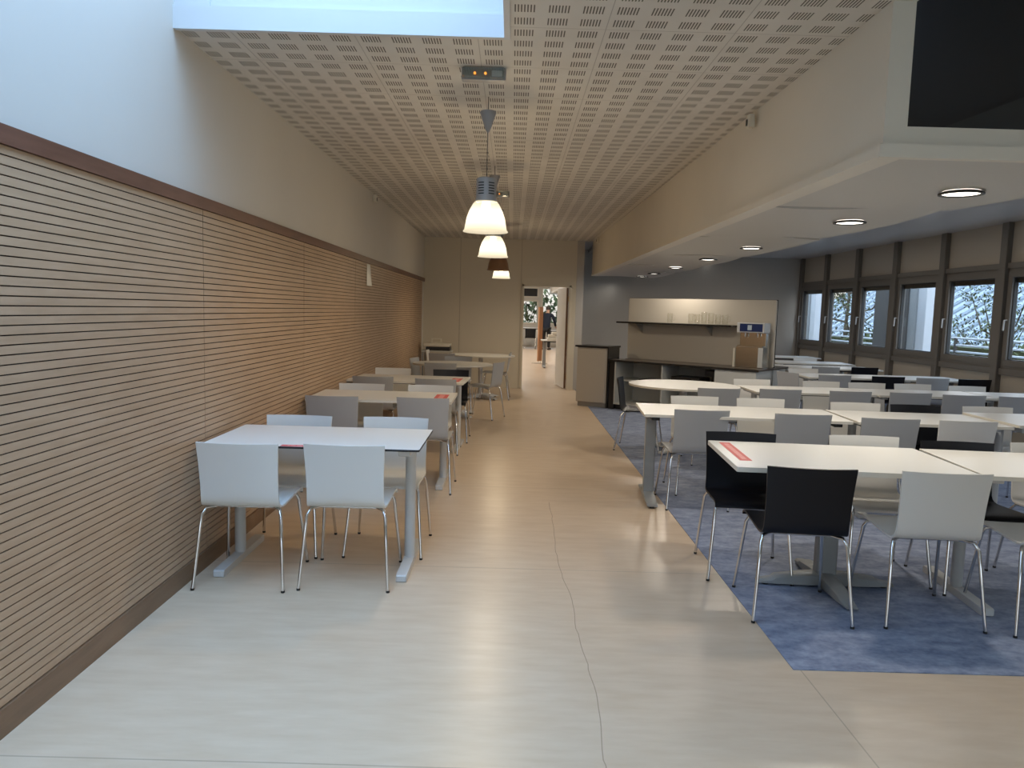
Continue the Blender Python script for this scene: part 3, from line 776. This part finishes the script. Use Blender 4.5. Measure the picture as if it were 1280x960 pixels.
cbx('shelf', .09, .88, .02, .56, .455, .475)
cbx('shelf', .90, 1.72, .02, .56, .455, .475)
cbx('door', 1.742, CL - .062, .0, .018, .105, CH - .035)
bb = MB().bbox(-.08, 2.33, .61, .65, CH, 1.745, .012).build('backboard', M['cab'], ct)
MB().bbox(-.082, 2.335, .648, .662, CH, 1.75, .004).build('backboard_edge', M['ctop'], bb)
MB().bbox(-.12, 1.80, .30, .61, 1.345, 1.37, .004).build('wall_shelf', M['ctop'], ct)
for u in (.18, 1.36):
    MB().add([(u, .609, 1.345), (u, .38, 1.345), (u, .609, 1.20), (u + .02, .609, 1.345), (u + .02, .38, 1.345), (u + .02, .609, 1.20)],
             [(0, 1, 2), (5, 4, 3), (0, 3, 4, 1), (1, 4, 5, 2), (2, 5, 3, 0)]).build('bracket', M['bracket'], ct)
CT = Matrix.Translation((1.56, 11.76, .004)) @ Matrix.Rotation(ang, 4, 'Z')
def cpos(u, v, z): return tuple(CT @ Vector((u, v, z)))
# jugs
jl = ['standing apart from the row', 'first in the row of jugs', 'second in the row of jugs', 'third in the row of jugs', 'fourth in the row of jugs', 'fifth in the row of jugs', 'last in the row, nearest the dispenser']
for u, lb, h in zip((.75, 1.10, 1.20, 1.31, 1.42, 1.53, 1.64), jl, (.15, .155, .15, .18, .17, .15, .15)):
    o = thing('glass_jug', 'clear glass jug on the black shelf, ' + lb, 'jug', cpos(u, .45, 1.37), ang + rad(20), 'glass jugs on the shelf')
    MB().lathe([(.0, .004), (.036, .004), (.04, .01), (.044, h * .5), (.046, h * .8), (.043, h), (.0405, h), (.043, h * .8), (.041, h * .5), (.036, .014), (0, .012)], 20).build('body', M['jug'], o, True)
    MB().tube([(.043, 0, h * .85), (.07, 0, h * .82), (.078, 0, h * .6), (.07, 0, h * .35), (.043, 0, h * .28)], .0055, 8).build('handle', M['jug'], o, True)
# water dispenser
wd = thing('water_dispenser', 'steel water dispenser with blue control panel at the counter end', 'dispenser', cpos(2.08, .36, CH), ang)
b = MB(); b.bbox(-.20, .20, -.04, .2, .0, .30, .006); b.build('base_cabinet', M['steel'], wd)
MB().bbox(-.185, .195, .06, .2, .30, .50, .004).build('back_splash', M['steel'], wd)
MB().box(-.185, .185, -.03, .06, .30, .315).build('drip_tray', M['steel'], wd)
MB().bbox(-.20, .20, -.04, .2, .50, .64, .006).build('head', M['tleg'], wd)
p_ = MB().box(-.155, .175, -.046, -.0405, .515, .625).build('control_panel', M['bluepanel'], wd)
MB().box(-.04, .02, -.0485, -.046, .535, .605).build('display', M['display'], p_)
for x in (-.09, .09): MB().tube([(x, .0, .50), (x, .0, .44)], .012, 10).build('tap', M['chrome'], wd)
MB().box(.13, .196, -.045, -.0405, .01, .29).build('side_trim', M['tleg'], wd)
MB().tube([(-.235, .0, .0), (-.235, .0, .27)], .018, 12).build('cup_tube', M['offwhite'], wd)
# stored things in the counter
o = tag(MB().tr(CT).bbox(.45, .83, .08, .42, .475, .50, .008).build('serving_tray', M['black']), 'black tray on the shelf in the first bay of the counter', 'tray')
o = thing('microwave_oven', 'black box appliance on the middle shelf of the counter', 'appliance', cpos(1.22, .26, .475), ang)
MB().bbox(-.23, .23, -.16, .2, .01, .11, .006).build('body', M['black'], o); MB().box(-.2, .1, -.164, -.16, .02, .10).build('door', M['ctop'], o)
MB().box(-.2, .2, -.1, .15, 0, .01).build('foot', M['rubber'], o)
o = thing('coffee_maker', 'small dark appliance standing beside the black box in the counter', 'appliance', cpos(1.58, .24, .475), ang)
MB().bbox(-.08, .08, -.08, .1, 0, .03, .006).build('base', M['black'], o); MB().bbox(-.02, .05, .02, .09, .03, .16, .006).build('column', M['black'], o); MB().bbox(-.08, .09, -.08, .1, .14, .23, .008).build('head', M['black'], o)
# side cabinet
cb = thing('side_cabinet', 'greige cabinet with black top beside the doorway wall', 'cabinet', (1.055, 12.05, 0), rad(-30))
MB().bbox(0, .52, 0, .44, .075, .95, .004).build('body', M['cab'], cb)
MB().box(.02, .5, .03, .42, 0, .075).build('plinth', M['bracket'], cb)
MB().box(.006, .49, -.014, -.0005, .085, .94).build('door', M['cab'], cb)
MB().bbox(-.03, .55, -.03, .47, .95, .98, .003).build('worktop', M['ctop'], cb)
MB().box(.5205, .54, -.005, .445, .0, .95).build('end_panel', M['ctop'], cb)

# tray machine at the end wall
o = thing('side_stand', 'dark small stand against the end wall by the panelling', 'stand', (-1.35, 13.9, 0))
MB().bbox(-.3, .25, -.2, .25, .70, .73, .004).build('top', M['cabw'], o)
for x in (-.27, .22):
    for y in (-.17, .22): MB().tube([(x, y, 0), (x, y, .70)], .016, 8).build('leg', M['tleg2'], o)
o = thing('copier', 'cream flat-topped machine with a handle box on the dark stand', 'machine', (-1.35, 13.9, .73))
MB().bbox(-.22, .22, -.17, .2, 0, .07, .01).build('base', M['black'], o)
MB().bbox(-.26, .22, -.19, .22, .07, .135, .014).build('lid', M['offwhite'], o)
h_ = MB(); h_.bbox(-.14, .05, -.03, .06, .135, .15, .004); h_.bbox(-.14, -.115, -.03, .06, .15, .2, .004); h_.bbox(.025, .05, -.03, .06, .15, .2, .004); h_.bbox(-.14, .05, -.03, .06, .2, .215, .004)
h_.build('handle', M['offwhite'], o)

# ------------------------------------------------------------------ next room through the doorway
Y2 = 32.0
struct('wall_next_left', MB().box(-2.2, -2.05, YP + .12, Y2, 0, ZC), M['wall'], 'cream side wall of the next dining room')
struct('wall_next_right', MB().box(6.25, 6.4, YG + .1, Y2, 0, ZC), M['wall'], 'cream far side wall of the next dining room')
struct('ceiling_next', MB().box(-2.2, 6.4, YP + .12, Y2, ZC + .06, ZC + .1), M['white'], 'white ceiling of the next dining room', 'ceiling')
struct('wall_next_bulkhead', MB().box(1.5, 1.7, YG + .12, Y2 - 1, 2.24, ZC + .055), M['bulk'], 'cream bulkhead of the next dining room')
struct('trim_next', MB().box(1.47, 1.5, YG + .12, Y2 - 1, 2.2, 2.27), M['white'], 'white edge trim of the next room bulkhead', 'trim')
struct('ceiling_next_canopy', MB().box(1.5, 3.2, YG + .12, Y2 - 1, 2.2, 2.238), M['canopy'], 'pale canopy of the next dining room', 'canopy')
wn = MB(); 
wn.box(-2.2, 6.4, Y2, Y2 + .2, 0, .95); wn.box(-2.2, 6.4, Y2, Y2 + .2, 2.5, ZC + .1)
for x0, x1 in ((-2.2, -1.0), (.28, .36), (1.08, 1.2), (2.4, 2.55), (3.8, 6.4)): wn.box(x0, x1, Y2, Y2 + .2, .95, 2.5)
wn.box(-1.0, 1.08, Y2, Y2 + .2, 1.96, 2.06)
struct('wall_next_rear', wn, M['wall'], 'cream rear wall of the next dining room with windows')
for i, (x0, x1, z0, z1, lb) in enumerate(((.36, 1.08, .95, 1.96, 'pale framed lower window seen through the doorway'), (1.2, 2.4, .95, 2.5, 'pale framed window behind the person in navy'), (.36, 1.08, 2.06, 2.5, 'dark top light window seen through the doorway'))):
    wd2 = sthing('window_%d' % (21 + i), lb, 'window')
    b = MB(); q = .06
    b.box(x0, x1, Y2 - .03, Y2 + .1, z0, z0 + q); b.box(x0, x1, Y2 - .03, Y2 + .1, z1 - q, z1); b.box(x0, x0 + q, Y2 - .03, Y2 + .1, z0 + q, z1 - q); b.box(x1 - q, x1, Y2 - .03, Y2 + .1, z0 + q, z1 - q)
    b.build('window_frame', M['offwhite'], wd2)
    MB().box(x0 + q, x1 - q, Y2 + .03, Y2 + .04, z0 + q, z1 - q).build('pane', M['tintglass'] if i != 2 else M['dark'], wd2)
for x, y, lb in ((2.0, 22.5, 'nearest the doorway'), (2.0, 25.5, 'in the middle'), (2.0, 28.5, 'farthest away')):
    o = thing('downlight', 'lit round downlight in the next room canopy, ' + lb, 'downlight', (x, y, 2.2), 0, 'next room downlights')
    MB().lathe([(.09, .003), (.11, -.004), (.11, -.012), (.092, -.012)], 24).build('trim_ring', M['alu'], o, True)
    MB().lathe([(0, -.008), (.092, -.008)], 24).build('lens', M['dl'], o)
    add_light('AREA', (0, 0, -.03), 20, NEUT, o, shape='DISK', size=.17)
for x, y, lb in ((-.3, 17.5, 'nearest the doorway'), (-.3, 20.5, 'second from the doorway'), (-.3, 24.0, 'third from the doorway'), (-.3, 28.0, 'farthest from the doorway')):
    o = thing('ceiling_panel_light', 'square ceiling light of the next room, ' + lb, 'ceiling light', (x, y, ZC + .055), 0, 'next room ceiling lights')
    MB().box(-.3, .3, -.3, .3, -.02, 0).build('frame', M['white'], o); MB().box(-.27, .27, -.27, .27, -.024, -.0205).build('diffuser', emat('panel_diffuser', (1, .92, .8), 3), o)
    add_light('AREA', (0, 0, -.05), 40, (1, .93, .84), o, shape='SQUARE', size=.54)
# wooden divider screen
o = thing('divider_screen', 'orange-brown wooden divider screen standing in the next room', 'screen', (.80, 21.5, 0), rad(55))
MB().bbox(-.1, .1, -.02, .02, .08, 1.62, .004).build('panel', M['screen'], o)
for x in (-.06, .06):
    MB().tube([(x, -.22, .012), (x, .22, .012)], .012, 8).build('foot', M['chrome'], o); MB().tube([(x, 0, .012), (x, 0, .1)], .012, 8).build('post', M['chrome'], o)
# next room tables and chairs
o = rect_table(1.38, 20.2, 0, 1.2, .7, 'C', 'pale table with grey legs just beyond the doorway', 'next room tables')
for k, (dx, z, w) in enumerate(((0, 0, .44), (.02, .075, .42), (.06, .15, .3))):
    tag(MB().tr(Matrix.Translation((1.15 + dx, 20.1, .741 + z))).bbox(-w / 2, w / 2, -.16, .16, 0, .068, .01).build('food_tray', M['offwhite']),
        'cream tray on the next room table, %s of the stack' % ('bottom', 'middle', 'top')[k], 'tray', 'stacked trays in the next room')
rect_table(.55, 30.6, 0, 1.4, .7, 'T', 'long pale table under the next room windows', 'next room tables', zt=.82)
rect_table(1.6, 30.3, 0, .7, .7, 'T', 'pale table the person in navy leans on', 'next room tables')
chair(.72, 29.75, 0, K_, 'black chair tucked at the table under the next room windows', 'next room chairs')
chair(1.2 - .02 - .02, 29.95 - .2, 0, W_, 'white chair tucked beside the black one in the next room', 'next room chairs')
chair(1.62, 21.2, A180, G_, 'grey chair behind the next room table with trays', 'next room chairs')

# person in navy leaning over the table
def skin_obj(name, chains, m, parent, sub=2):
    vs, es, rs = [], [], []
    idx = {}
    def vid(p, r):
        key = tuple(round(c, 4) for c in p)
        if key not in idx: idx[key] = len(vs); vs.append(p); rs.append(r)
        return idx[key]
    for ch in chains:
        prev = None
        for p, r in ch:
            i = vid(p, r)
            if prev is not None and prev != i: es.append((prev, i))
            prev = i
    me = bpy.data.meshes.new(name); me.from_pydata(vs, es, [])
    o = link(name, me, parent)
    md = o.modifiers.new('skin', 'SKIN'); md.use_smooth_shade = True
    for i, sv in enumerate(me.skin_vertices[0].data):
        sv.radius = (rs[i], rs[i]) if not isinstance(rs[i], tuple) else rs[i]
        sv.use_root = (i == 0)
    o.modifiers.new('sub', 'SUBSURF').levels = sub; o.modifiers['sub'].render_levels = sub
    me.materials.append(m); return o
PX, PY = 1.33, 29.45
pe = thing('person', 'person in navy jacket seen from behind, leaning over a far table', 'person', (PX, PY, 0), rad(-18))
hip = (0, 0, .90)
def arm(s, el, wr, tip):
    sh = (s * .185, .13, 1.36)
    ch = [((0, .11, 1.36), .09), (sh, .058), (el, .045), (wr, .032), (tip, .028)]
    return ch
chest = ((0, .07, 1.22), (.15, .11)); neck0 = ((0, .11, 1.36), .09)
body = [[(hip, (.14, .11)), ((0, .03, 1.05), (.13, .10)), chest, neck0, ((0, .15, 1.45), .052), ((0, .175, 1.53), .07), ((0, .19, 1.60), .075), ((0, .195, 1.66), .05)]]
hands = []
for s, el, wr in ((-1, (-.27, .12, 1.10), (-.22, .33, .95)), (1, (.27, .20, 1.12), (.25, .45, .92))):
    palm = (wr[0] - s * .01, wr[1] + .06, wr[2] - .03)
    body.append(arm(s, el, wr, palm))
    for k, (dx, L) in enumerate(((-.03, .055), (-.01, .07), (.01, .068), (.03, .05))):
        p1 = (palm[0] + dx, palm[1] + .05, palm[2] - .012); p2 = (p1[0], p1[1] + L * .6, p1[2] - .02); p3 = (p2[0], p2[1] + L * .3, p2[2] - .025)
        body.append([(palm, .028), (p1, .010), (p2, .009), (p3, .008)])
    body.append([(palm, .028), ((palm[0] - s * .045, palm[1] + .02, palm[2] - .01), .011), ((palm[0] - s * .055, palm[1] + .055, palm[2] - .02), .009)])
for s in (-1, 1):
    body.append([(hip, (.14, .11)), ((s * .095, 0, .82), .085), ((s * .11, .02, .48), .058), ((s * .12, -.02, .09), .04), ((s * .13, .10, .035), .035)])
skin_obj('body', body, M['skin'], pe)
jk = [[((0, -.01, .70), (.17, .14)), ((0, 0, .86), (.172, .145)), ((0, .03, 1.05), (.158, .125)), ((0, .07, 1.22), (.175, .13)), ((0, .11, 1.36), .11), ((0, .135, 1.41), .075)]]
for s, el, wr in ((-1, (-.27, .12, 1.10), (-.22, .33, .95)), (1, (.27, .20, 1.12), (.25, .45, .92))):
    jk.append([((0, .11, 1.36), .11), ((s * .185, .13, 1.36), .075), (el, .062), (wr, .046)])
skin_obj('jacket', jk, M['navy'], pe)
tr = []
for s in (-1, 1): tr.append([((0, 0, .88), (.15, .12)), ((s * .095, 0, .80), .10), ((s * .11, .02, .48), .075), ((s * .12, -.02, .08), .058)])
skin_obj('trousers', tr, M['trouser'], pe)
for s in (-1, 1):
    MB().tr(Matrix.Translation((s * .125, .04, 0))).bbox(-.045, .045, -.12, .15, 0, .075, .02).build('shoe', M['rubber'], pe, True)
hb = MB().lathe([(.085, -.02), (.092, .03), (.088, .07), (.066, .105), (.03, .122), (0, .126)], 20, (0, .178, 1.585)); hb.build('hair', M['hair'], pe, True)
fc = MB()
for s in (-1, 1): fc.lathe([(0, -.012), (.012, 0), (0, .012)], 8, (s * .03, .262, 1.605))
fc.build('eyes', M['black'], pe)
MB().add([(-.012, .262, 1.57), (.012, .262, 1.57), (0, .29, 1.565), (0, .262, 1.61)], [(0, 1, 2), (1, 3, 2), (0, 2, 3), (0, 3, 1)]).build('nose', M['skin'], pe)
for s in (-1, 1): MB().lathe([(0, -.03), (.014, 0), (0, .03)], 8, (s * .082, .185, 1.58)).build('ear', M['skin'], pe, True)

# ------------------------------------------------------------------ outside the windows
struct('ground_outside', MB().box(-40, 80, -60, 90, -3.3, -3.2), M['ground'], 'dull ground outside the windows', 'ground')
struct('balcony_slab', MB().box(XW + .2, 8.0, -5, 30, -.3, -.1), M['concrete'], 'pale balcony slab outside the windows', 'balcony')
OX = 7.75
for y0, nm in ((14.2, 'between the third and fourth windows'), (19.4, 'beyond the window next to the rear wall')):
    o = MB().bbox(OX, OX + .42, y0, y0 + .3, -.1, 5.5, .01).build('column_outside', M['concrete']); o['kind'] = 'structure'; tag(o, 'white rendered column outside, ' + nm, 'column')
    MB().box(OX - .03, OX + .40, y0 + .3, y0 + .55, -.1, 5.5).build('grey_return', M['tleg2'], o); MB().box(OX - .05, OX + .38, y0 + .55, y0 + 1.9, -.1, 5.5).build('dark_cladding', M['alu2'], o)  # rear parts of the column in mid and dark grey
rl = thing('balcony_railing', 'grey metal balcony railing outside the windows', 'railing', (OX + .5, 0, -.1))
for z in (1.32, 1.19, 1.07, .5): MB().tube([(0, 2, z), (0, 26, z)], .02, 8).build('rail', M['galv'], rl)
for k in range(13): MB().box(-.02, .02, 2 + 2 * k - .03, 2 + 2 * k + .03, 0, 1.32).build('post', M['alud'], rl)
hd = MB(); random.seed(11)
def leaves(b, c, r, n, s):
    for _ in range(n):
        while True:
            p = Vector((random.uniform(-1, 1), random.uniform(-1, 1), random.uniform(-1, 1)))
            if p.length < 1: break
        p = Vector(c) + Vector((p.x * r[0], p.y * r[1], p.z * r[2]))
        R = Matrix.Rotation(random.uniform(0, 6.3), 3, 'Z') @ Matrix.Rotation(random.uniform(-1.2, 1.2), 3, 'X'); k = s * random.uniform(.6, 1.3)
        b.add([tuple(p + R @ Vector(q)) for q in ((-k * .45, 0, 0), (0, -k, 0), (k * .45, 0, .02), (0, k, 0))], [(0, 1, 2, 3)])
for k in range(9): leaves(hd, (9.4, 11 + 3.0 * k, -.2), (.5, 1.9, 1.55), 1500, .10)
hd.box(9.25, 9.55, 9.6, 36.5, -3.2, 1.0)
o = hd.build('hedge_foliage', M['leaf']); o['kind'] = 'stuff'; tag(o, 'dark green hedge outside below the balcony railing', 'hedge')
def tree(x, y, h, label, n=500, sp=1.5):
    o = thing('garden_tree', label, 'tree', (x, y, -3.2), 0, 'trees outside the windows')
    b = MB(); b.tube([(0, 0, 0), (.08, .05, 2), (.0, .1, 3.6), (.1, .0, h)], [.12, .1, .07, .02], 8)
    lv = MB()
    for k in range(16):
        a = k * 2.4; z0 = 2.6 + (h - 3) * k / 16; L = sp * random.uniform(.6, 1.1)
        e = Vector((L * cos(a), L * sin(a), z0 + .5 + random.uniform(0, .8))); mid = Vector((L * .5 * cos(a + .2), L * .5 * sin(a + .2), z0 + .2))
        b.tube([(0.03, .05, z0), mid, e], [.04, .025, .008], 6)
        leaves(lv, e, (.5, .5, .4), n // 12, .05); leaves(lv, mid, (.4, .4, .35), n // 30, .045)
    b.build('trunk', M['bark'], o); l = lv.build('foliage', M['leaf'], o); l['kind'] = 'stuff'
tree(10.6, 24.0, 6.6, 'leafy tree outside the second window from the rear wall', 2600, 1.6)
tree(12.6, 19.6, 5.0, 'sparse branching tree outside the fifth window', 1500, 1.2)
tree(13.2, 15.9, 7.2, 'thin tree outside near the picture edge', 320, 1.9)
rf = MB(); 
for i in range(42):
    y = 8 + i
    rf.grid([[(17, y + a, .2 + dz), (29, y + a, 7.6 + dz)] for a, dz in ((0, 0), (.06, .1), (.48, .1), (.54, 0))], 0)
    rf.grid([[(17, y + a, .2 + dz), (29, y + a, 7.6 + dz)] for a, dz in ((.54, 0), (1, 0))], 1)
rf.box(17.2, 29, 8.2, 49.8, -3.2, .1)
o = rf.build('corrugated_shed', [M['roof'], M['roof2']]); tag(o, 'long shed with blue-white corrugated sloping roof outside', 'building'); 

b = MB(); 
for k in range(6): leaves(b, (-4 + 2.6 * k, 38 + (k % 2), 1.4), (1.8, 1.2, 2.6), 900, .2)
o = b.build('garden_foliage', M['leaf']); o['kind'] = 'stuff'; tag(o, 'green garden foliage beyond the next room windows', 'foliage')
# ------------------------------------------------------------------ world, camera, view
wld = bpy.data.worlds.new('overcast_sky'); SC.world = wld; wld.use_nodes = True
nt = wld.node_tree; nt.nodes.clear(); nb = NB(nt)
tc = nt.nodes.new('ShaderNodeTexCoord'); sx = nt.nodes.new('ShaderNodeSeparateXYZ'); nt.links.new(tc.outputs['Generated'], sx.inputs[0])
colr = nb.mixc(nb.rng(sx.outputs[2], 0, .7, 0, 1), (.92, .94, 1.0), (.40, .625, 1.0))
st = nb.rng(sx.outputs[2], 0.0, 1.0, 1.0, 10.5)
bg = nt.nodes.new('ShaderNodeBackground'); nt.links.new(colr, bg.inputs[0]); nt.links.new(st, bg.inputs[1])
ow = nt.nodes.new('ShaderNodeOutputWorld'); nt.links.new(bg.outputs[0], ow.inputs[0])

cam = bpy.data.cameras.new('camera'); co = bpy.data.objects.new('camera', cam); COL.objects.link(co)
cam.sensor_fit = 'HORIZONTAL'; cam.sensor_width = 36; cam.lens = 940 / 1280 * 36; cam.clip_start = .05; cam.clip_end = 300
Xr = Vector((.99960662, -.0279963, -.00167665)); Yr = Vector((.00105877, .09740687, -.99524408)); Zr = Vector((.02802647, .9948508, .09739819))
R = Matrix((Xr, Yr, Zr))
co.matrix_world = Matrix.Translation((0, 0, 1.5)) @ R.to_4x4()
SC.camera = co
SC.view_settings.view_transform = 'Standard'; SC.view_settings.look = 'None'; SC.view_settings.gamma = 1; SC.view_settings.use_curve_mapping = False
SC.view_settings.exposure = 0.2
SC.cycles.max_bounces = 8; SC.cycles.diffuse_bounces = 5; SC.cycles.glossy_bounces = 4; SC.cycles.transparent_max_bounces = 12
SC.cycles.sample_clamp_indirect = 8; SC.cycles.caustics_reflective = False; SC.cycles.caustics_refractive = False
SC.cycles.use_denoising = True
